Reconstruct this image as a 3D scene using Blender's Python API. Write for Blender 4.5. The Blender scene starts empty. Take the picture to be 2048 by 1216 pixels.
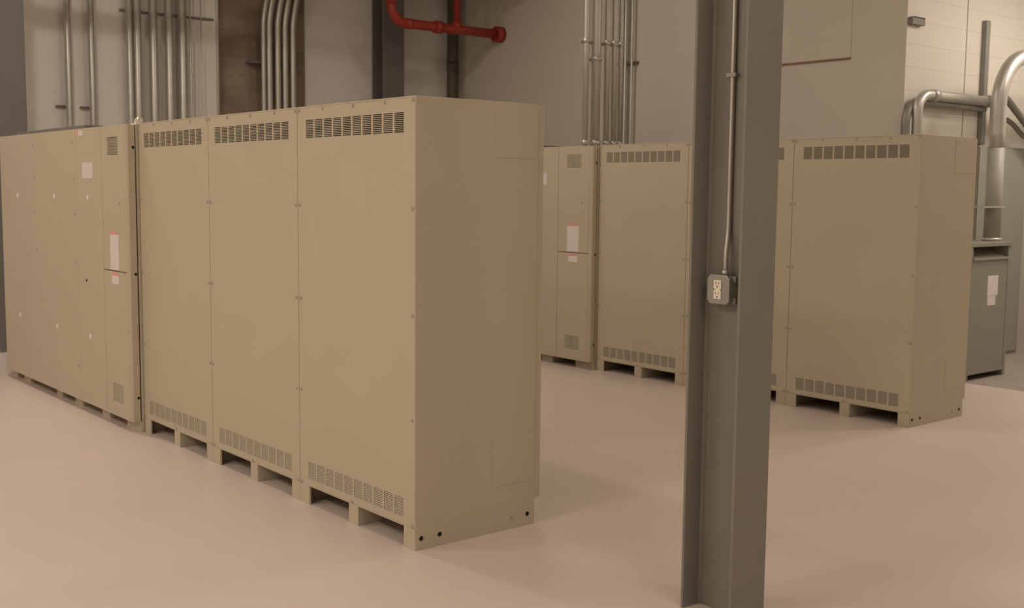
import bpy, bmesh, math, random
from mathutils import Matrix, Vector
random.seed(7)
C = bpy.context.scene.collection
PI = math.pi

# ------------------------------------------------------------------ materials
def new_mat(name):
    m = bpy.data.materials.new(name); m.use_nodes = True
    nt = m.node_tree
    return m, nt, nt.nodes['Principled BSDF']

def paint(name, col, rough=0.45, var=0.05, scale=3.0, bump=0.0, bscale=60.0, metallic=0.0, spec=0.5):
    """plain surface with a faint mottling and optional fine bump"""
    m, nt, b = new_mat(name); N = nt.nodes; L = nt.links
    tc = N.new('ShaderNodeTexCoord'); nz = N.new('ShaderNodeTexNoise')
    nz.inputs['Scale'].default_value = scale; nz.inputs['Detail'].default_value = 4
    L.new(tc.outputs['Object'], nz.inputs['Vector'])
    r = N.new('ShaderNodeValToRGB')
    r.color_ramp.elements[0].position = 0.3; r.color_ramp.elements[1].position = 0.7
    r.color_ramp.elements[0].color = tuple(c * (1 - var) for c in col) + (1,)
    r.color_ramp.elements[1].color = tuple(min(1, c * (1 + var)) for c in col) + (1,)
    L.new(nz.outputs['Fac'], r.inputs['Fac']); L.new(r.outputs['Color'], b.inputs['Base Color'])
    b.inputs['Roughness'].default_value = rough; b.inputs['Metallic'].default_value = metallic
    b.inputs['Specular IOR Level'].default_value = spec
    if bump:
        n2 = N.new('ShaderNodeTexNoise'); n2.inputs['Scale'].default_value = bscale
        L.new(tc.outputs['Object'], n2.inputs['Vector'])
        bp = N.new('ShaderNodeBump'); bp.inputs['Strength'].default_value = bump; bp.inputs['Distance'].default_value = 0.01
        L.new(n2.outputs['Fac'], bp.inputs['Height']); L.new(bp.outputs['Normal'], b.inputs['Normal'])
    return m

def block(name, col, mortar, axis, rough=0.6, off=0.0, strength=0.35, msize=0.004):
    """painted concrete block, 0.4 x 0.203 m courses; axis = horizontal world axis of the wall"""
    m, nt, b = new_mat(name); N = nt.nodes; L = nt.links
    tc = N.new('ShaderNodeTexCoord'); sp = N.new('ShaderNodeSeparateXYZ'); cb = N.new('ShaderNodeCombineXYZ')
    L.new(tc.outputs['Object'], sp.inputs[0])
    L.new(sp.outputs[axis], cb.inputs['X'])
    ad = N.new('ShaderNodeMath'); ad.operation = 'ADD'; ad.inputs[1].default_value = off
    L.new(sp.outputs['Z'], ad.inputs[0]); L.new(ad.outputs[0], cb.inputs['Y'])
    br = N.new('ShaderNodeTexBrick'); br.inputs['Scale'].default_value = 1.0
    br.inputs['Brick Width'].default_value = 40.0; br.inputs['Row Height'].default_value = 0.203
    br.inputs['Mortar Size'].default_value = msize; br.inputs['Mortar Smooth'].default_value = 0.5
    br.inputs['Color1'].default_value = tuple(col) + (1,)
    br.inputs['Color2'].default_value = tuple(c * 0.985 for c in col) + (1,)
    br.inputs['Mortar'].default_value = tuple(mortar) + (1,)
    L.new(cb.outputs[0], br.inputs['Vector']); L.new(br.outputs['Color'], b.inputs['Base Color'])
    nz = N.new('ShaderNodeTexNoise'); nz.inputs['Scale'].default_value = 70
    L.new(tc.outputs['Object'], nz.inputs['Vector'])
    mx = N.new('ShaderNodeMath'); mx.operation = 'MULTIPLY_ADD'
    L.new(br.outputs['Fac'], mx.inputs[0]); mx.inputs[1].default_value = -1.0
    m3 = N.new('ShaderNodeMath'); m3.operation = 'MULTIPLY'; m3.inputs[1].default_value = 0.35
    L.new(nz.outputs['Fac'], m3.inputs[0]); L.new(m3.outputs[0], mx.inputs[2])
    bp = N.new('ShaderNodeBump'); bp.inputs['Strength'].default_value = strength; bp.inputs['Distance'].default_value = 0.004
    L.new(mx.outputs[0], bp.inputs['Height']); L.new(bp.outputs['Normal'], b.inputs['Normal'])
    b.inputs['Roughness'].default_value = rough
    return m

def rubble(name):
    m, nt, b = new_mat(name); N = nt.nodes; L = nt.links
    tc = N.new('ShaderNodeTexCoord'); mp = N.new('ShaderNodeMapping')
    mp.inputs['Scale'].default_value = (1, 1.6, 3.0)
    L.new(tc.outputs['Object'], mp.inputs[0])
    nz = N.new('ShaderNodeTexNoise'); nz.inputs['Scale'].default_value = 1.6; nz.inputs['Detail'].default_value = 6
    L.new(mp.outputs[0], nz.inputs['Vector'])
    r = N.new('ShaderNodeValToRGB'); e = r.color_ramp.elements
    e[0].position = 0.3; e[0].color = (0.20, 0.145, 0.10, 1); e[1].position = 0.72; e[1].color = (0.33, 0.26, 0.20, 1)
    L.new(nz.outputs['Fac'], r.inputs['Fac'])
    vo = N.new('ShaderNodeTexVoronoi'); vo.feature = 'DISTANCE_TO_EDGE'; vo.inputs['Scale'].default_value = 1.5
    L.new(mp.outputs[0], vo.inputs['Vector'])
    r2 = N.new('ShaderNodeValToRGB'); r2.color_ramp.elements[0].color = (0.45, 0.42, 0.4, 1); r2.color_ramp.elements[1].position = 0.07
    L.new(vo.outputs['Distance'], r2.inputs['Fac'])
    mx = N.new('ShaderNodeMix'); mx.data_type = 'RGBA'; mx.blend_type = 'MULTIPLY'; mx.inputs['Factor'].default_value = 0.22
    L.new(r.outputs['Color'], mx.inputs['A']); L.new(r2.outputs['Color'], mx.inputs['B'])
    L.new(mx.outputs['Result'], b.inputs['Base Color'])
    bp = N.new('ShaderNodeBump'); bp.inputs['Strength'].default_value = 0.6; bp.inputs['Distance'].default_value = 0.03
    L.new(nz.outputs['Fac'], bp.inputs['Height']); L.new(bp.outputs['Normal'], b.inputs['Normal'])
    b.inputs['Roughness'].default_value = 0.9
    return m

def printed(name, col, ink, axis_scale, rough=0.5):
    """white label with rows of unreadable grey print"""
    m, nt, b = new_mat(name); N = nt.nodes; L = nt.links
    tc = N.new('ShaderNodeTexCoord'); wv = N.new('ShaderNodeTexWave'); wv.wave_type = 'BANDS'; wv.bands_direction = 'Z'
    wv.inputs['Scale'].default_value = axis_scale; wv.inputs['Distortion'].default_value = 1.2
    wv.inputs['Detail'].default_value = 3; wv.inputs['Detail Scale'].default_value = 3
    L.new(tc.outputs['Object'], wv.inputs['Vector'])
    r = N.new('ShaderNodeValToRGB'); e = r.color_ramp.elements
    e[0].position = 0.12; e[0].color = tuple(ink) + (1,); e[1].position = 0.3; e[1].color = tuple(col) + (1,)
    L.new(wv.outputs['Color'], r.inputs['Fac']); L.new(r.outputs['Color'], b.inputs['Base Color'])
    b.inputs['Roughness'].default_value = rough
    return m

BEIGE = (0.522, 0.458, 0.340)
M = {}
M['beige'] = paint('beige enamel', BEIGE, 0.5, 0.02, 2.0, 0.03, 250, spec=0.3)
M['inner'] = paint('inside of cabinet', (0.20, 0.18, 0.13), 0.7, 0.03)
M['screw'] = paint('zinc screw', (0.40, 0.36, 0.27), 0.45, 0.05, metallic=0.25)
M['black'] = paint('black hole', (0.012, 0.011, 0.01), 0.8, 0.0)
M['floor'] = paint('sealed concrete floor', (0.68, 0.575, 0.50), 0.40, 0.035, 0.9, 0.02, 40, spec=0.4)
M['bare'] = paint('shade-toned floor slab', (0.34, 0.29, 0.235), 0.75, 0.08, 3.0, 0.1, 40)  # darker floor tone, the alcove shade is put into the colour
M['grey_duct'] = paint('grey flexible sleeve', (0.36, 0.345, 0.29), 0.5, 0.04, 6)
M['wall_white'] = paint('white painted wall', (0.76, 0.72, 0.66), 0.6, 0.02, 2.0, 0.15, 30)
M['wall_block'] = block('painted block wall', (0.62, 0.57, 0.485), (0.585, 0.54, 0.455), 'X', off=0.0, strength=0.08)
M['wall_bright'] = block('cream block wall', (0.66, 0.61, 0.52), (0.55, 0.50, 0.42), 'Y', off=-0.086 + 0.203, strength=0.12)
M['wall_plain'] = paint('plain wall paint', (0.72, 0.68, 0.62), 0.7, 0.02)
M['rubble'] = rubble('brown masonry')
M['ceiling'] = paint('ceiling deck', (0.80, 0.76, 0.70), 0.8, 0.05)
M['steel_paint'] = paint('grey steel paint', (0.225, 0.21, 0.175), 0.42, 0.05, 2.5, 0.04, 50)
M['steel_far'] = paint('grey wall column paint', (0.16, 0.15, 0.135), 0.5, 0.05)
M['galv'] = paint('galvanised conduit', (0.52, 0.505, 0.45), 0.40, 0.06, 4.0, metallic=0.65)
M['galv_dull'] = paint('dull galvanised', (0.28, 0.27, 0.24), 0.5, 0.08, 8.0, metallic=0.5)
M['shiny'] = paint('polished steel', (0.9, 0.87, 0.80), 0.22, 0.0, metallic=0.9)
M['red'] = paint('red pipe paint', (0.36, 0.04, 0.026), 0.45, 0.06)
M['drain'] = paint('dark brown pipe', (0.10, 0.075, 0.055), 0.6, 0.15, 5.0)
M['label'] = printed('white label', (0.78, 0.72, 0.68), (0.68, 0.62, 0.58), 22)
M['paper'] = printed('white paper notice', (0.78, 0.72, 0.68), (0.58, 0.53, 0.48), 30)
M['label_red'] = paint('red label band', (0.74, 0.34, 0.27), 0.5, 0.03)
M['white_plug'] = paint('white plastic plug', (0.80, 0.74, 0.64), 0.4, 0.0)
M['ivory'] = paint('ivory receptacle', (0.82, 0.76, 0.62), 0.35, 0.01)
M['box_metal'] = paint('pressed steel box', (0.33, 0.32, 0.29), 0.45, 0.05, 20, metallic=0.35)
M['trafo'] = paint('grey green enamel', (0.265, 0.26, 0.21), 0.42, 0.03, 3)
M['trafo_panel'] = paint('pale grey green enamel', (0.295, 0.285, 0.235), 0.42, 0.03, 3)
M['rust'] = paint('rust stain', (0.26, 0.15, 0.08), 0.8, 0.2, 8)
M['caulk'] = paint('grey sealant', (0.30, 0.25, 0.19), 0.8, 0.05)

# ------------------------------------------------------------------ mesh helpers
class MB:
    def __init__(s): s.bm = bmesh.new(); s.mats = []; s.cur = 0
    def mat(s, m):
        if m not in s.mats: s.mats.append(m)
        s.cur = s.mats.index(m); return s
    def _tag(s, before):
        for f in s.bm.faces:
            if f.index == -1 or f not in before: f.material_index = s.cur
    def faces(s, verts, fs, smooth=False):
        vs = [s.bm.verts.new(v) for v in verts]
        for f in fs:
            try:
                g = s.bm.faces.new([vs[i] for i in f]); g.material_index = s.cur; g.smooth = smooth
            except ValueError: pass
        return vs
    def box(s, x0, x1, y0, y1, z0, z1):
        if x0 > x1: x0, x1 = x1, x0
        if y0 > y1: y0, y1 = y1, y0
        if z0 > z1: z0, z1 = z1, z0
        v = [(x0,y0,z0),(x1,y0,z0),(x1,y1,z0),(x0,y1,z0),(x0,y0,z1),(x1,y0,z1),(x1,y1,z1),(x0,y1,z1)]
        s.faces(v, [(0,3,2,1),(4,5,6,7),(0,1,5,4),(1,2,6,5),(2,3,7,6),(3,0,4,7)]); return s
    def prism(s, poly, z0, z1):
        """poly: list of (x,y), counter-clockwise"""
        n = len(poly)
        v = [(x,y,z0) for x,y in poly] + [(x,y,z1) for x,y in poly]
        s.faces(v, [tuple(range(n-1,-1,-1)), tuple(range(n,2*n))] + [(i,(i+1)%n,n+(i+1)%n,n+i) for i in range(n)]); return s
    def disc(s, c, n, r, t, seg=16, dome=0.0):
        """short cylinder centred at c growing along n by t"""
        n = Vector(n).normalized(); a = n.orthogonal().normalized(); b = n.cross(a); c = Vector(c)
        v = []
        rings = [(r,0),(r,t*0.6),(r*0.85,t)] 
        for rr, h in rings:
            for i in range(seg):
                an = 2*PI*i/seg; v.append(tuple(c + n*h + (a*math.cos(an)+b*math.sin(an))*rr))
        fs = []
        for k in range(len(rings)-1):
            for i in range(seg):
                j=(i+1)%seg; fs.append((k*seg+i,k*seg+j,(k+1)*seg+j,(k+1)*seg+i))
        fs.append(tuple(range((len(rings)-1)*seg,len(rings)*seg))); fs.append(tuple(range(seg-1,-1,-1)))
        s.faces(v, fs, False); return s
    def tube(s, pts, r, seg=20, cap=True):
        pts = [Vector(p) for p in pts]; n = len(pts); v = []; 
        t0 = (pts[1]-pts[0]).normalized(); a = t0.orthogonal().normalized()
        for i, p in enumerate(pts):
            if i == 0: t = pts[1]-pts[0]
            elif i == n-1: t = pts[-1]-pts[-2]
            else: t = (pts[i+1]-p).normalized() + (p-pts[i-1]).normalized()
            t.normalize(); a = (a - t*a.dot(t)).normalized(); b = t.cross(a)
            rr = r[i] if isinstance(r, (list, tuple)) else r
            for k in range(seg):
                an = 2*PI*k/seg; v.append(tuple(p + (a*math.cos(an)+b*math.sin(an))*rr))
        fs = []
        for i in range(n-1):
            for k in range(seg):
                j=(k+1)%seg; fs.append((i*seg+k,i*seg+j,(i+1)*seg+j,(i+1)*seg+k))
        vs = s.faces(v, fs, True)
        if cap:
            for idx in (range(seg-1,-1,-1), range((n-1)*seg, n*seg)):
                f = s.bm.faces.new([vs[i] for i in idx]); f.material_index = s.cur
        return s
    def holed(s, x0, x1, z0, z1, holes, y0, y1):
        """sheet in the xz plane, front at y0, back at y1, with rectangular openings (hx0,hx1,hz0,hz1)"""
        xs = sorted({x0,x1} | {h[0] for h in holes} | {h[1] for h in holes})
        zs = sorted({z0,z1} | {h[2] for h in holes} | {h[3] for h in holes})
        def solid(i, k):
            if i < 0 or k < 0 or i >= len(xs)-1 or k >= len(zs)-1: return False
            cx=(xs[i]+xs[i+1])/2; cz=(zs[k]+zs[k+1])/2
            return not any(h[0]<cx<h[1] and h[2]<cz<h[3] for h in holes)
        V = {}
        def vert(i,k,y):
            if (i,k,y) not in V: V[(i,k,y)] = s.bm.verts.new((xs[i],y,zs[k]))
            return V[(i,k,y)]
        def F(l):
            f = s.bm.faces.new(l); f.material_index = s.cur
        for i in range(len(xs)-1):
            for k in range(len(zs)-1):
                if not solid(i,k): continue
                F([vert(i,k,y0),vert(i+1,k,y0),vert(i+1,k+1,y0),vert(i,k+1,y0)])
                F([vert(i,k,y1),vert(i,k+1,y1),vert(i+1,k+1,y1),vert(i+1,k,y1)])
                if not solid(i-1,k): F([vert(i,k,y0),vert(i,k+1,y0),vert(i,k+1,y1),vert(i,k,y1)])
                if not solid(i+1,k): F([vert(i+1,k,y0),vert(i+1,k,y1),vert(i+1,k+1,y1),vert(i+1,k+1,y0)])
                if not solid(i,k-1): F([vert(i,k,y0),vert(i,k,y1),vert(i+1,k,y1),vert(i+1,k,y0)])
                if not solid(i,k+1): F([vert(i,k+1,y0),vert(i+1,k+1,y0),vert(i+1,k+1,y1),vert(i,k+1,y1)])
        return s
    def build(s, name, mat=None, parent=None, loc=(0,0,0), bevel=0.0, label=None):
        me = bpy.data.meshes.new(name); s.bm.normal_update(); s.bm.to_mesh(me); s.bm.free()
        for m in (s.mats or [mat]): me.materials.append(M[m] if isinstance(m,str) else m)
        o = bpy.data.objects.new(name, me); C.objects.link(o); o.location = loc
        if parent: o.parent = parent
        if bevel:
            b = o.modifiers.new('soft edge', 'BEVEL'); b.width = bevel; b.segments = 2; b.limit_method = 'ANGLE'; b.angle_limit = math.radians(50)
        if label: o['label'] = label
        return o

def thing(name, loc=(0,0,0), label='', cat='', group=None):
    o = bpy.data.objects.new(name, None); C.objects.link(o); o.location = loc; o.empty_display_size = 0.1
    o['label'] = label; o['category'] = cat
    if group: o['group'] = group
    return o
def tag(o, label, cat, group=None):
    o['label'] = label; o['category'] = cat
    if group: o['group'] = group
    return o
def structure(o): o['kind'] = 'structure'; return o
def place(src, name, parent, loc, label=None):
    c = src.copy(); c.name = name; C.objects.link(c); c.parent = parent; c.location = loc
    return c
def copy_tree(o, parent=None):
    c = o.copy(); C.objects.link(c)
    if parent: c.parent = parent
    for ch in list(o.children): copy_tree(ch, c)
    return c
def arc(c, a, b, r, n=10, full=PI/2):
    """points from c+a*r turning towards c+b*r"""
    c=Vector(c); a=Vector(a); b=Vector(b)
    return [tuple(c + a*r*math.cos(full*i/n) + b*r*math.sin(full*i/n)) for i in range(n+1)]

# ------------------------------------------------------------------ the room
XL, YB, XR, YF, XE, YN, ZC = -8.28, 6.37, -1.62, 8.6, 6.2, -6.2, 5.6
fl_ = MB(); fl_.mat('floor').box(XL-0.3, XE+0.3, YN-0.3, 6.27, -0.2, 0).box(XL-0.3, XR-0.1, 6.27, YF+0.3, -0.2, 0)
fl_.mat('bare').box(XR-0.1, XE+0.3, 6.27, YF+0.3, -0.2, 0)      # alcove shade painted as darker floor beyond the end of the back wall
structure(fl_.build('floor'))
structure(MB().box(XL-0.3, XE+0.3, YN-0.3, YF+0.3, ZC, ZC+0.2).build('ceiling', 'ceiling'))
# left wall: white painted stretches with a bare masonry bay set back between them
wl = MB(); wl.mat('wall_white').box(XL-0.25, XL+0.08, YN, 2.93, 0, ZC).box(XL-0.25, XL+0.0, 4.09, YB, 0, ZC)
wl.mat('rubble').box(XL-0.25, XL-0.03, 2.93, 4.09, 0, ZC)
wl.mat('galv').box(XL+0.075, XL+0.088, 2.905, 2.935, 0, ZC)
structure(wl.build('wall_left'))
structure(MB().box(XL-0.25, XR-0.001, YB, YB+0.25, 0, ZC).build('wall_back', 'wall_block'))
structure(MB().box(XR-0.001, XR, YB, YB+0.25, 0, ZC).box(XR-0.2, XR, YB+0.25, YF, 0, ZC).build('wall_right', 'wall_bright'))
structure(MB().box(XR-0.2, XE+0.25, YF, YF+0.25, 0, ZC).build('wall_rear', 'wall_plain'))
structure(MB().box(XE, XE+0.25, YN, YF, 0, ZC).build('wall_side', 'wall_plain'))
structure(MB().box(XL-0.25, XE+0.25, YN-0.25, YN, 0, ZC).build('wall_front', 'wall_plain'))
# vertical control joint of the cream block wall
structure(MB().box(XR-0.004, XR+0.002, 7.378, 7.392, 0, ZC).build('trim_1', 'caulk'))
# filled-in opening in the back wall with its rusty lower edge
pt = MB(); pt.mat('wall_block').box(-3.45, -2.185, YB-0.008, YB+0.01, 2.85, 4.0)
pt.mat('rust').box(-3.45, -2.185, YB-0.012, YB, 2.832, 2.85)
structure(pt.build('trim_2'))

# ------------------------------------------------------------------ battery cabinets
W, D, H = 1.0345, 0.697, 2.0
VX = [-0.9475 + i*0.0871 for i in range(10)]; VW = 0.0735
VT, VB, VH = 1.843, 0.132, 0.090

def make_screw(parent, pts, n=(0,-1,0), r=0.009, y=0.0):
    first = None
    for (x, z) in pts:
        if first is None:
            first = MB().disc((0,0,0), n, r, 0.004, 12).build('screw', 'screw', parent, (x,y,z))
        else: place(first, 'screw', parent, (x,y,z))
    return first

def make_battery_cabinet():
    root = thing('battery_cabinet')
    b = MB()
    b.box(-W+0.001, -W+0.009, 0.002, D, 0.0, H).box(-0.009, -0.001, 0.002, D, 0.0, H)                 # side sheets to the floor
    b.box(-W+0.009, -0.009, D-0.01, D, 0.0, H-0.002)                                                  # back
    b.box(-W+0.009, -0.009, 0.0, D, H-0.007, H)                                                       # roof
    b.box(-W+0.009, -W+0.03, 0.012, 0.03, 0.12, H-0.03).box(-0.03, -0.009, 0.012, 0.03, 0.12, H-0.03)  # front posts
    b.build('body', 'beige', root, bevel=0.002)
    f = MB(); f.mat('beige')
    f.box(-W+0.002, -0.002, 0.001, 0.03, 0.094, 0.100)
    f.box(-W+0.001, -W+0.092, 0.0, 0.012, 0.0, 0.098).box(-0.560, -0.477, 0.0, D-0.01, 0.0, 0.098).box(-0.090, -0.001, 0.0, 0.012, 0.0, 0.098)
    f.mat('inner').box(-W+0.009, -0.009, 0.03, D-0.01, 0.098, 0.108)
    f.build('base_frame', None, root, bevel=0.002)
    holes = [(x, x+VW, z, z+VH) for x in VX for z in (VT, VB)]
    fp = MB().holed(-W+0.003, -0.003, 0.101, H-0.0075, holes, 0.0, 0.010).build('front_panel', 'beige', root)
    make_screw(fp, [(-0.021, z) for z in (0.585,1.05,1.516)] + [(-W+0.021, z) for z in (0.585,1.05,1.516)])
    make_screw(root, [(-0.018, 1.981), (-0.24, 1.981), (-0.507, 1.981), (-0.785, 1.981), (-W+0.018, 1.981), (-0.020, 0.108), (-0.53, 0.108), (-W+0.020, 0.108)])
    g = MB(); ns = 11; p = VH/ns
    for k in range(ns):                                                                               # louvre blades leaning outwards at the foot
        z = k*p
        g.faces([(0,0.0005,z+0.0005),(VW,0.0005,z+0.0005),(VW,0.0045,z+p*0.58),(0,0.0045,z+p*0.58),
                 (0,0.0025,z),(VW,0.0025,z),(VW,0.0065,z+p*0.52),(0,0.0065,z+p*0.52)],
                [(0,1,2,3),(7,6,5,4),(0,4,5,1),(3,2,6,7),(0,3,7,4),(1,5,6,2)])
    first = None
    for z in (VT, VB):
        for x in VX:
            if first is None: first = g.build('vent_grille', 'beige', root, (x,0,z))
            else: place(first, 'vent_grille', root, (x,0,z))
    MB().box(-W+0.004, -0.004, D+0.002, D+0.037, 0.125, 1.993).build('rear_door', 'beige', root, bevel=0.004)
    return root

def end_details(root):
    """parts only the free end of a row shows"""
    for (y0,y1,z0,z1) in ((0.437,0.690,1.747,1.978),(0.437,0.690,0.219,0.445)):
        MB().box(-0.001, 0.0012, y0, y1, z0, z1).build('access_plate', 'beige', root, bevel=0.001)
    MB().box(-0.001, 0.0012, 0.004, D-0.002, 0.0, 0.122).build('kick_plate', 'beige', root, bevel=0.001)
    for (y, z, m) in ((0.033,0.052,'black'),(0.134,0.053,'black'),(0.552,0.052,'screw'),(0.651,0.056,'black')):
        MB().disc((0.001,0,0),(1,0,0),0.0115,0.0012,16).build('anchor_hole', m, root, (0,y,z))

cab = make_battery_cabinet()
R2 = (-0.123, 4.19, 0)
spots = [((0,0,0), 'nearest beige battery cabinet, whose bare side faces the steel column', 'near row of battery cabinets'),
         ((-W,0,0), 'beige battery cabinet in the middle of the near row of three', 'near row of battery cabinets'),
         ((-2*W,0,0), 'beige battery cabinet of the near row touching the wide labelled cabinet', 'near row of battery cabinets'),
         (R2, 'beige battery cabinet at the right end of the far row, bare side showing', 'far row of battery cabinets'),
         ((R2[0]-W,R2[1],0), 'beige battery cabinet of the far row mostly hidden behind the steel column', 'far row of battery cabinets'),
         ((R2[0]-2*W,R2[1],0), 'beige battery cabinet of the far row just left of the steel column', 'far row of battery cabinets')]
for i, (loc, label, group) in enumerate(spots):
    o = cab if i == 0 else copy_tree(cab)
    o.location = loc; tag(o, label, 'cabinet', group)
    if i in (0, 3): spots[i] += (o,)
end_details(spots[0][3]); end_details(spots[3][3])

# ------------------------------------------------------------------ wide labelled cabinets at the left end of each row
def make_ups():
    """local x: 0 = right side of the cabinet, runs to the left; local y: 0 = front faces"""
    root = thing('power_cabinet')
    L = -2.7885
    b = MB()
    b.prism([(L,0.064),(-0.002,0.064),(-0.002,0.78),(L,0.78)], 0.072, H-0.004)
    b.build('body', 'beige', root, bevel=0.003)
    # end post: front edge cut back at an angle
    MB().prism([(-0.016,0.0),(-0.004,0.012),(-0.003,0.055),(-0.045,0.055),(-0.045,0.0)], 0.071, 1.992).build('corner_post', 'beige', root, bevel=0.002)
    for z in (1.8462, 1.0362, 0.2272):
        n = Vector((1,0,0))
        MB().disc((0,0,0), tuple(n), 0.0095, 0.002, 14).build('lock_hole', 'black', root, (-0.0038,0.044,z))
    # narrow door, upper and lower leaf
    vx0, vx1 = -0.3386, -0.152
    vu = (vx0, vx1, 1.7986, 1.9177); vl = (vx0, vx1, 0.1617, 0.2868)
    up = MB().holed(-0.4498, -0.047, 1.0462, 1.992, [vu], 0.0, 0.02).build('upper_door', 'beige', root, bevel=0.0015)
    lo = MB().holed(-0.4498, -0.047, 0.071, 1.0402, [vl], 0.0, 0.02).build('lower_door', 'beige', root, bevel=0.0015)
    for (x0, x1, z0, z1), par in ((vu, up), (vl, lo)):
        g = MB(); n = 12; p = (z1-z0)/n; xm = (x0+x1)/2
        for k in range(n):
            z = z0 + k*p
            for xa, xb in ((x0, xm-0.002), (xm+0.002, x1)):
                g.faces([(xa,0.001,z),(xb,0.001,z),(xb,0.006,z+p*0.62),(xa,0.006,z+p*0.62),(xa,0.003,z-0.001),(xb,0.003,z-0.001),(xb,0.008,z+p*0.56),(xa,0.008,z+p*0.56)],
                        [(0,1,2,3),(7,6,5,4),(0,4,5,1),(3,2,6,7),(0,3,7,4),(1,5,6,2)])
        g.build('vent_grille', 'beige', par)
    lb = MB(); lb.mat('label').box(-0.3237,-0.1718,-0.001,0.0,1.0521,1.2824); lb.mat('label_red').box(-0.3237,-0.2076,-0.0012,0.0,1.2824,1.3040)
    lb.build('warning_label', None, up, label='white warning label with a red band on top')
    lb = MB(); lb.mat('label').box(-0.3049,-0.1857,-0.001,0.0,0.9598,1.0124); lb.mat('label_red').box(-0.3049,-0.1857,-0.0012,0.0,1.0124,1.0332)
    lb.build('warning_label', None, lo, label='small white warning label with a red band on top')
    make_screw(up, [(-0.1361, 1.4909)])
    # the wide doors
    dm = MB().box(-0.9501, -0.4538, 0.0, 0.02, 0.071, 1.992).build('middle_door', 'beige', root, bevel=0.0015)
    dw = MB().box(L+0.003, -0.9526, 0.0, 0.02, 0.071, 1.992).build('wide_door', 'beige', root, bevel=0.0015)
    MB().box(L+0.01, -0.43, 0.02, 0.0645, 0.078, 1.988).build('door_frame', 'beige', root)
    MB().box(-0.825,-0.6185,-0.001,0.0,1.6507,1.7579).build('paper_notice', 'paper', dm, label='white printed paper notice')
    st = MB(); st.mat('label').box(-0.8895,-0.7992,-0.001,0.0,1.9445,1.9783); st.mat('label_red').box(-0.9352,-0.8915,-0.001,0.0,1.9465,1.9783)
    st.build('sticker', None, dm, label='small white sticker with a red corner')
    MB().disc((0,0,0),(0,-1,0),0.011,0.002,12).build('key_hole', 'black', dm, (-0.7972,0,0.9439))
    first = None
    for (x,z,par) in ((-2.3348,1.5157,dw),(-1.4395,1.5177,dw),(-0.7307,1.5206,dm),(-2.3706,0.5568,dw),(-1.4613,0.5538,dw),(-0.7476,0.5568,dm)):
        if first is None: first = MB().disc((0,0,0),(0,-1,0),0.019,0.004,16).build('white_plug', 'white_plug', par, (x,0,z))
        else: place(first, 'white_plug', par, (x,0,z))
    make_screw(dw, [(-1.9011,1.9018),(-1.902,1.6596),(-1.913,1.3916),(-1.8971,1.1047),(-1.0106,1.9078),(-1.0057,1.6537),(-0.9997,1.4025),(-1.0196,1.0551),(-1.907,0.3195),(-1.0096,0.3195)], r=0.010)
    for (x0,x1) in ((-2.7726, -2.6922), (-2.5215, -2.3408), (-1.6856, -1.5645), (-1.2727, -1.1109), (-0.7138, -0.5629), (-0.2453, -0.006)):
        MB().box(x0,x1,0.055,0.76,0.0,0.073).build('foot', 'beige', root, bevel=0.003)
    MB().box(-2.40,-0.84,0.03,0.50,H-0.004,H+0.018).build('roof_strip', 'steel_far', root, bevel=0.002, label='dark raised strip on the roof')  # dark raised strip that draws a dark line along the roof edge
    return root
ups = make_ups(); ups.location = (-3.106, -0.08, 0)
tag(ups, 'wide beige cabinet at the left end of the near row with a white paper notice', 'cabinet', 'wide cabinets at the row ends')
u2 = copy_tree(ups); u2.location = (-3.228, 4.11, 0)
tag(u2, 'wide beige cabinet at the left end of the far row, beside its three battery cabinets', 'cabinet', 'wide cabinets at the row ends')

# small cable elbow on the roof where the near rows meet
e = thing('conduit_fitting', (-3.395, 0.10, 2.001), 'small shiny conduit elbow on the near wide cabinet top corner', 'fitting')
MB().tube([(0.0,0.0,0.0),(0,0,0.010)], 0.045, 20).build('lock_ring', 'shiny', e)
MB().tube([(0,0,0.008)]+arc((0.03,0,0.010),(-1,0,0),(0,0,1),0.026)+[(0.075,0.0,0.034)], 0.018, 16).build('elbow', 'shiny', e)

# ------------------------------------------------------------------ structural columns
def h_section(x0, x1, ya, yb, tf, tw, z0, z1, axis='x'):
    """flanges on the two x ends joined by a web"""
    ym = (ya+yb)/2; r = 0.008
    P = [(x0,ya),(x0+tf,ya),(x0+tf,ym-tw/2-r),(x0+tf+r,ym-tw/2),(x1-tf-r,ym-tw/2),(x1-tf,ym-tw/2-r),(x1-tf,ya),(x1,ya),
         (x1,yb),(x1-tf,yb),(x1-tf,ym+tw/2+r),(x1-tf-r,ym+tw/2),(x0+tf+r,ym+tw/2),(x0+tf,ym+tw/2+r),(x0+tf,yb),(x0,yb)]
    m = MB(); m.prism(P, z0, z1); return m
col = h_section(1.188, 1.435, 0.425, 0.623, 0.012, 0.010, 0, ZC).build('steel_column', 'steel_paint', bevel=0.003)
tag(col, 'grey steel H column standing in front of the far cabinet row, socket fixed to it', 'column')
cl = h_section(-7.68, -7.35, 0.26, 0.575, 0.016, 0.012, 0, ZC).build('steel_column', 'steel_far', bevel=0.003)
tag(cl, 'grey steel column behind the left end of the near row', 'column')
cf = h_section(-8.26, -8.0, 5.03, 5.34, 0.016, 0.012, 0, ZC).build('steel_column', 'steel_far', bevel=0.003)
tag(cf, 'dark grey steel column by the left wall behind the red pipe bend', 'column')

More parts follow.
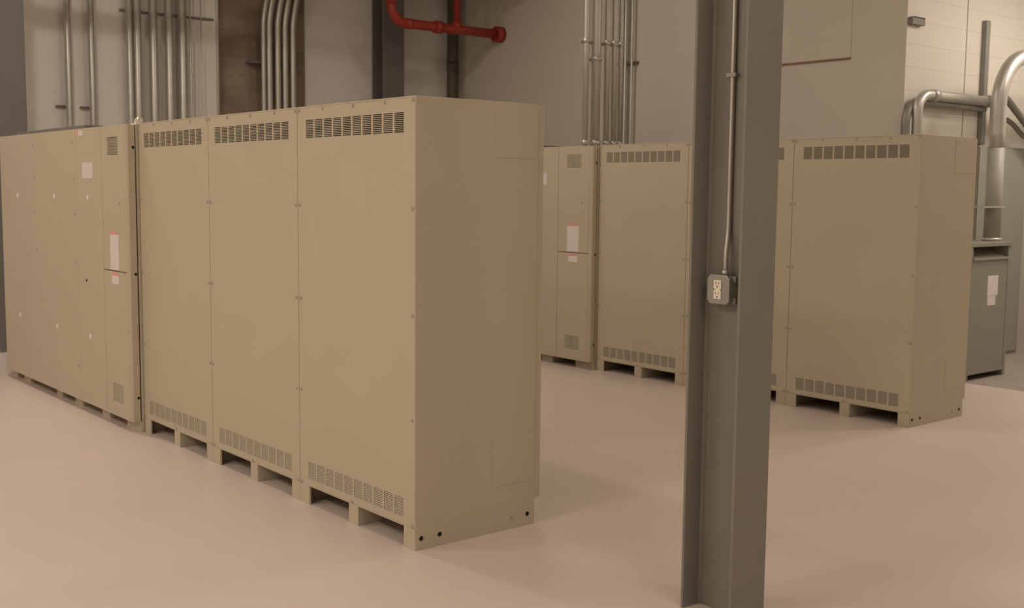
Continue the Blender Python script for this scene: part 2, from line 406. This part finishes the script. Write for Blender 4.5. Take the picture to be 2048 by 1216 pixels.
# outlet box on the column web
yw = 0.519
ob = thing('outlet_box', (1.298, yw, 1.242), 'square metal outlet box with a cream socket on the steel column web', 'socket')
def octo(hw, hh, c): return [(-hw+c,-hh),(hw-c,-hh),(hw,-hh+c),(hw,hh-c),(hw-c,hh),(-hw+c,hh),(-hw,hh-c),(-hw,-hh+c)]
def plate(mb, poly, y0, y1):
    n=len(poly); v=[(x,y0,z) for x,z in poly]+[(x,y1,z) for x,z in poly]
    mb.faces(v,[tuple(range(n)),tuple(range(2*n-1,n-1,-1))]+[(i,n+i,n+(i+1)%n,(i+1)%n) for i in range(n)]); return mb
plate(MB(), octo(0.052,0.052,0.010), -0.046, 0.0).build('back_box', 'box_metal', ob, bevel=0.003)
cv = plate(MB(), octo(0.0535,0.055,0.014), -0.055, -0.046).build('cover', 'box_metal', ob, bevel=0.004)
MB().box(0.045,0.066,-0.03,-0.026,0.028,0.050).box(0.062,0.066,-0.03,0.0,0.028,0.050).build('bracket', 'box_metal', ob, bevel=0.001)
MB().box(0.045,0.066,-0.03,-0.026,-0.050,-0.028).box(0.062,0.066,-0.03,0.0,-0.050,-0.028).build('bracket', 'box_metal', ob, bevel=0.001)
rc = MB()
for zc in (0.019,-0.019): rc.box(-0.0175,0.0175,-0.0595,-0.055,zc-0.0165,zc+0.0165)
rc.box(-0.012,0.012,-0.058,-0.055,-0.006,0.006)
rec = rc.build('receptacle', 'ivory', ob, bevel=0.003, label='cream duplex socket')
sl = MB()
for zc in (0.019,-0.019):
    sl.box(-0.0085,-0.0062,-0.0600,-0.0590,zc+0.001,zc+0.010).box(0.0062,0.0085,-0.0600,-0.0590,zc+0.001,zc+0.009)
    sl.disc((0,-0.0592,zc-0.008),(0,-1,0),0.0032,0.0009,10)
sl.build('slots', 'black', rec)

et = thing('conduit', (1.304, 0.5, 1.294), 'thin metal conduit running up the steel column web from the socket', 'conduit')
MB().tube([(0.008,-0.012,0.004),(0.008,-0.012,0.06),(0.007,-0.010,0.09),(0.002,0.004,0.15),(0.001,0.007,0.18),(0,0.008,0.25),(0,0.008,1.0),(0,0.008,ZC-1.30)], 0.0092, 14).build('tube', 'galv', et)
MB().tube([(0.008,-0.012,0.0),(0.008,-0.012,0.022)], 0.0135, 14).build('connector', 'galv', et)
for z in (0.735, 2.2):
    MB().box(-0.024,0.020,-0.004,0.014,z-0.008,z+0.008).build('strap', 'box_metal', et, bevel=0.002)

# ------------------------------------------------------------------ conduits on the left wall
def conduit(x, y, r, label, group, z0=0.0, z1=ZC, bend=None, couplings=(), mat='galv'):
    t = thing('conduit', (x, y, z0), label, 'conduit', group)
    pts = [(0,0,0),(0,0,1.0),(0,0,2.0)]
    if bend:
        zb, dx, dy = bend
        pts += [(0,0,zb-z0-0.12),(0,0,zb-z0)]
        for i in range(1,9):
            s = i/8; k = s*s*(3-2*s); pts.append((dx*k, dy*k, zb-z0+0.7*s))
        pts.append((dx,dy,z1-z0))
    else: pts.append((0,0,z1-z0))
    MB().tube(pts, r, 18).build('tube', mat, t)
    for z in couplings: MB().tube([(0,0,z-z0-0.022),(0,0,z-z0+0.022)], r*1.22, 18).build('coupling', 'galv', t)
    return t
XC = XL + 0.17
names = [(1.224,.034,'conduit standing alone furthest left on the white wall'),(1.468,.034,'lone conduit on the white wall, right of the furthest left one'),
         (1.875,.034,'first conduit from the left in the large bundle by the masonry'),(1.962,.044,'second conduit from the left in the large bundle by the masonry'),
         (2.140,.046,'third conduit from the left in the large bundle by the masonry'),(2.318,.046,'fourth conduit from the left in the large bundle by the masonry'),
         (2.470,.046,'fifth and last thick conduit of the large bundle by the masonry')]
for i,(y,r,l) in enumerate(names):
    conduit(XC if i < 5 else XC, y, r, l.replace('conduit','metal conduit',1), 'conduits on the white wall', couplings=())
conduit(XC, 2.563, .011, 'thin metal conduit right beside the thick bundle on the white wall', 'conduits on the white wall')
conduit(XC, 2.69, .008, 'thinnest metal conduit alone near the masonry edge', 'conduits on the white wall')
for (y0,y1,z,l) in ((1.11,1.24,2.42,'short steel strut behind the furthest left conduit'),(1.36,1.48,2.42,'short steel strut behind the second lone conduit'),(1.80,2.87,3.475,'long steel strut clamping the large conduit bundle to the white wall')):
    tag(MB().box(XL+0.08,XL+0.115,y0,y1,z-0.010,z+0.010).build('strut', 'steel_far', bevel=0.003), l, 'strut')
# the five conduits on the bare masonry, swinging aside at the top
for y, r, l in ((3.452,.028,'leftmost'),(3.527,.036,'second from the left'),(3.635,.036,'middle'),(3.730,.036,'fourth from the left'),(3.834,.036,'rightmost')):
    conduit(XC-0.0, y, r, l+' of five metal conduits on the brown masonry', 'conduits on the brown masonry', bend=(3.42,0,0.10), couplings=())
tag(MB().box(XL-0.03,XL+0.11,3.32,3.94,3.035,3.062).build('strut', 'steel_far', bevel=0.003), 'steel strut behind the five conduits on the brown masonry', 'strut')

# ------------------------------------------------------------------ conduits above the far row
for y, r, x, l in ((4.372,.026,-3.62,'first'),(4.500,.042,-3.62,'thick second'),(4.640,.028,-3.62,'third'),(4.735,.028,-3.62,'fourth'),(4.815,.022,-3.62,'fifth')):
    t = conduit(x, y, r, l+' metal conduit from the left rising out of the far wide cabinet', 'conduits rising from the far wide cabinet', z0=2.0, couplings=(2.04, 2.955) if r != .042 else (2.04, 2.80))
tag(MB().box(-3.68,-3.655,4.33,4.84,2.935,2.965).build('strut', 'galv', bevel=0.003), 'bright upper strut across the conduits over the far wide cabinet', 'strut')
tag(MB().box(-3.68,-3.655,4.43,4.57,2.785,2.812).build('strut', 'galv', bevel=0.003), 'short lower strut across the thick conduit over the far wide cabinet', 'strut')
for x, r, l in ((-5.11,.026,'left'),(-5.045,.018,'middle'),(-4.945,.014,'right thin')):
    conduit(x, YB-0.07, r, l+' conduit of three on the back wall behind the far row', 'conduits on the back wall')
tag(MB().box(-5.20,-4.90,YB-0.04,YB,3.0,3.03).build('strut', 'steel_far', bevel=0.003), 'dark strut holding the three conduits on the back wall', 'strut')

# ------------------------------------------------------------------ red sprinkler main and the drain in the corner
rp = thing('red_pipe', (-7.333, YB, 3.55), 'thick red sprinkler pipe bending down from above and entering the back wall', 'pipe')
run = [(0,0,0),(0,-0.8,0),(0,-1.42,0.0)] + arc((0,-1.46,0.20),(0,0,-1),(0,-1,0),0.20) + [(0,-1.66,0.6),(0,-1.66,ZC-3.55)]
MB().tube(run, 0.058, 24).build('tube', 'red', rp)
MB().tube([(0,-0.10,0),(0,0,0)], 0.100, 24).build('wall_flange', 'red', rp)
MB().tube([(0,-1.03,0),(0,-0.95,0)], 0.078, 24).build('coupling', 'red', rp)
MB().tube([(0,-1.45,0.0),(0,-1.38,0.0)], 0.064, 24).build('coupling', 'red', rp)
MB().tube([(0,-1.66,0.20),(0,-1.66,0.30)], 0.066, 24).build('coupling', 'red', rp)
br = MB().tube([(0,-0.705,0),(0,-0.705,ZC-3.55)], 0.040, 20).build('branch_pipe', 'red', rp)
MB().tube([(0,-0.705,0.0),(0,-0.705,0.10)], 0.056, 20).build('tee', 'red', rp)
dp = thing('drain_pipe', (-8.10, 6.17, 0), 'dark brown vertical pipe in the back left corner below the red pipe', 'pipe')
MB().tube([(0,0,0),(0,0,ZC)], 0.075, 24).build('tube', 'drain', dp)
MB().tube([(0,0,3.14),(0,0,3.26)], 0.081, 24).build('coupling', 'drain', dp)

# ------------------------------------------------------------------ right hand corner: transformer, panel, conduits
pn = thing('electrical_panel', (-1.5, 7.95, 0), 'tall grey green electrical panel standing against the cream wall behind the transformer', 'panel')
MB().box(-0.118, -0.012, -0.44, 0.50, 0.0, 2.06).build('housing', 'trafo_panel', pn, bevel=0.004)
MB().box(-0.014, 0.0, -0.432, 0.492, 0.03, 2.05).build('door', 'trafo_panel', pn, bevel=0.003)
tr = thing('transformer', (-0.88, 6.64, 0), 'grey green floor transformer with a white label and slot at the top', 'transformer')
h = MB()
y0, y1, xb, zt = -0.345, 0.35, -0.56, 1.19
h.box(xb, 0, y0, y0+0.05, 0.0, zt-0.02).box(xb, 0, y1-0.045, y1, 0.0, zt-0.02).box(xb, xb+0.01, y0+0.05, y1-0.045, 0.05, zt-0.02)
h.box(xb-0.01, 0.012, y0-0.01, y1+0.01, zt-0.035, zt)
h.box(-0.02, -0.0, y0+0.05, y1-0.045, 0.05, 0.075)
h.build('housing', 'trafo', tr, bevel=0.003)
MB().box(-0.014, -0.004, y0+0.05, y1-0.045, 0.075, 1.050).build('front_cover', 'trafo', tr, bevel=0.002)
MB().box(-0.02, 0.014, y0+0.045, y1-0.04, 1.040, 1.058).build('slot_lip', 'trafo_panel', tr, bevel=0.002)
bf = MB(); bf.faces([(-0.015,y0+0.05,1.055),(-0.015,y1-0.045,1.055),(-0.20,y1-0.045,1.15),(-0.20,y0+0.05,1.15),(-0.015,y0+0.05,1.045),(-0.015,y1-0.045,1.045),(-0.20,y1-0.045,1.14),(-0.20,y0+0.05,1.14)],
    [(0,1,2,3),(7,6,5,4),(0,4,5,1),(2,6,7,3)]); bf.build('baffle', 'trafo', tr)
MB().box(-0.0045,-0.002,-0.028,0.150,0.725,0.90).build('label_plate','label',tr,label='white printed label')
MB().box(-0.0045,-0.002,-0.020,0.118,0.640,0.722).build('label_plate','paper',tr,label='smaller greyish label')
big = thing('conduit', (-1.02, 6.90, 1.19), 'thick bright conduit rising from the transformer and bending right at the top', 'conduit')
MB().tube([(0,0,0.80),(0,0,0.95),(0,0,1.16)] + arc((0,0.46,1.18),(0,-1,0),(0,0,1),0.46,14) + [(0,0.9,1.64),(0,1.69,1.64)], 0.068, 26).build('tube','galv',big)
MB().tube([(0,0,0),(0,0,0.03)], 0.085, 24).build('connector','galv',big)
MB().tube([(0,0,0),(0,0,0.82)], 0.0715, 24).build('lower_tube','grey_duct',big,label='dull lower length')
MB().box(-0.08,0.075,-0.30,0.06,0.295,0.310).build('strap','galv',big)
for dx, r, l in ((0.0,.050,'front conduit of the bent pair leaving the far row along the cream wall'),):
    c1 = thing('conduit', (-1.50, 6.40, 1.40), 'bent metal conduit running level along the cream wall to the thick conduit', 'conduit')
    MB().tube([(0,0,-1.40),(0,0,0.9)] + arc((0,0.16,0.92),(0,-1,0),(0,0,1),0.16,10) + [(0,0.6,1.08),(0,1.24,1.08)] , 0.046, 22).build('tube','galv',c1)
    MB().tube([(0,0.22,1.08),(0,0.30,1.08)],0.055,22).build('coupling','galv',c1)
    MB().tube([(0,1.18,1.08),(0,1.26,1.08)],0.058,22).build('coupling','galv',c1)
c3 = thing('conduit', (-1.56, 6.435, 0), 'dull conduit tight behind the bent conduit at the wall corner', 'conduit')
MB().tube([(0,-0.12,0),(0,-0.12,2.20)] + arc((0,0.08,2.22),(0,-1,0),(0,0,1),0.20,10) + [(0,0.9,2.42),(0,1.22,2.42)], 0.038, 20).build('tube','galv_dull',c3)
tag(MB().box(XR, XR+0.05, 7.66, 7.73, 2.08, 3.25).build('strut','galv_dull',bevel=0.004), 'upright steel strut on the cream wall beside the thick conduit', 'strut')
c4 = thing('conduit', (-1.36, 7.70, 2.50), 'slanting conduit dropping to the right behind the thick conduit', 'conduit')
MB().tube([(-0.06,-0.10,0.09),(0,0.0,0.0),(0,0.55,-0.30),(0,0.895,-0.49)], 0.033, 20).build('tube','galv_dull',c4)
fl = thing('flexible_conduit', (-1.45, 7.72, 2.30), 'short curved flexible conduit below the slanting conduit', 'conduit')
MB().tube([(0.0,0.0,-0.24),(0,0.02,-0.08),(0,0.08,0.0),(0,0.18,0.02),(0,0.30,-0.02),(0,0.5,-0.12),(0,0.875,-0.2)], 0.024, 16).build('tube','galv_dull',fl)
bx = thing('strut_bracket', (XR, 6.46, 3.15), 'small dark bracket high on the cream wall corner', 'bracket')
MB().box(0,0.05,-0.085,0.12,-0.06,0.0).build('channel','steel_far',bx,bevel=0.003)
MB().box(0,0.055,-0.07,0.11,0.0,0.006).build('gasket','black',bx)

# ------------------------------------------------------------------ unseen overhead duct and tray, added to shade the upper walls
tag(MB().box(-7.1,-6.15,3.9,YB-0.04,4.28,4.9).box(-7.1,-7.06,5.0,5.04,4.9,ZC-0.01).box(-6.19,-6.15,5.0,5.04,4.9,ZC-0.01).box(-7.1,-7.06,6.2,6.24,4.9,ZC-0.01).box(-6.19,-6.15,6.2,6.24,4.9,ZC-0.01).build('shade_duct','galv_dull'), 'unseen wide duct added to shade the back left corner', 'duct')
tag(MB().box(-6.68,-6.58,-1.0,3.85,4.03,4.11).box(-6.62,-6.60,-0.5,-0.48,4.11,ZC-0.01).box(-6.62,-6.60,2.0,2.02,4.11,ZC-0.01).box(-6.62,-6.60,3.5,3.52,4.11,ZC-0.01).build('shade_tray','galv_dull'), 'unseen long tray added above the near row to shade the left wall', 'tray')

# ------------------------------------------------------------------ lamps
WARM = (1.0, 0.89, 0.79)
def lamp(name, loc, size, power, target=None, col=WARM, spread=180):
    l = bpy.data.lights.new(name, 'AREA'); l.shape = 'RECTANGLE'; l.size, l.size_y = size; l.energy = power; l.color = col
    l.spread = math.radians(spread)
    o = bpy.data.objects.new(name, l); C.objects.link(o); o.location = loc
    if target:
        d = Vector(target) - Vector(loc); o.rotation_euler = d.to_track_quat('-Z','Y').to_euler()
    return o
lamp('overhead_light', (-4.7, -0.5, 5.0), (0.25, 0.25), 61)
lamp('overhead_light', (-4.6, 4.4, 5.0), (0.25, 0.25), 14)
lamp('overhead_light', (1.6, 7.6, 4.3), (0.4, 1.2), 44)
lamp('overhead_light', (0.0, 8.0, 3.9), (0.4, 1.2), 46)
lamp('overhead_light', (-3.5, -5.0, 5.2), (2.4, 0.4), 98)
lamp('overhead_light', (2.8, 1.0, 4.2), (1.2, 0.3), 9)  # added fill, brightens the middle of the foreground floor
lamp('overhead_light', (-3.5, 2.6, 4.6), (2.4, 0.4), 34)
lamp('overhead_light', (0.5, 5.5, 4.4), (0.4, 2.4), 14)
lamp('overhead_light', (5.0, -1.0, 4.6), (0.4, 2.4), 62)
lamp('overhead_light', (0.5, -4.5, 3.9), (1.2, 0.3), 84)
lamp('overhead_light', (5.0, -5.0, 4.0), (0.4, 2.4), 10, (-3, 1, 1))

w = bpy.data.worlds.new('World'); bpy.context.scene.world = w; w.use_nodes = True
w.node_tree.nodes['Background'].inputs[0].default_value = (0.02, 0.018, 0.015, 1)

# ------------------------------------------------------------------ camera
cam = bpy.data.cameras.new('camera'); cam.sensor_width = 36.0; cam.lens = 2261.83/2048*36.0
co = bpy.data.objects.new('camera', cam); C.objects.link(co)
r = Vector((0.63509871, 0.77236659, 0.00997387)); u = Vector((-0.08417755, 0.05637025, 0.99485503)); f = Vector((-0.76783056, 0.63267072, -0.1008166))
m = Matrix((r, u, -f)).transposed().to_4x4(); m.translation = Vector((4.0405, -2.78478, 1.6043))
co.matrix_world = m
cam.clip_start = 0.05
cam.dof.use_dof = True; cam.dof.focus_distance = 5.2; cam.dof.aperture_fstop = 5.0
sc = bpy.context.scene; sc.camera = co
sc.view_settings.view_transform = 'Standard'; sc.view_settings.look = 'None'; sc.view_settings.gamma = 1.0
sc.view_settings.use_curve_mapping = False; sc.view_settings.exposure = 0.0
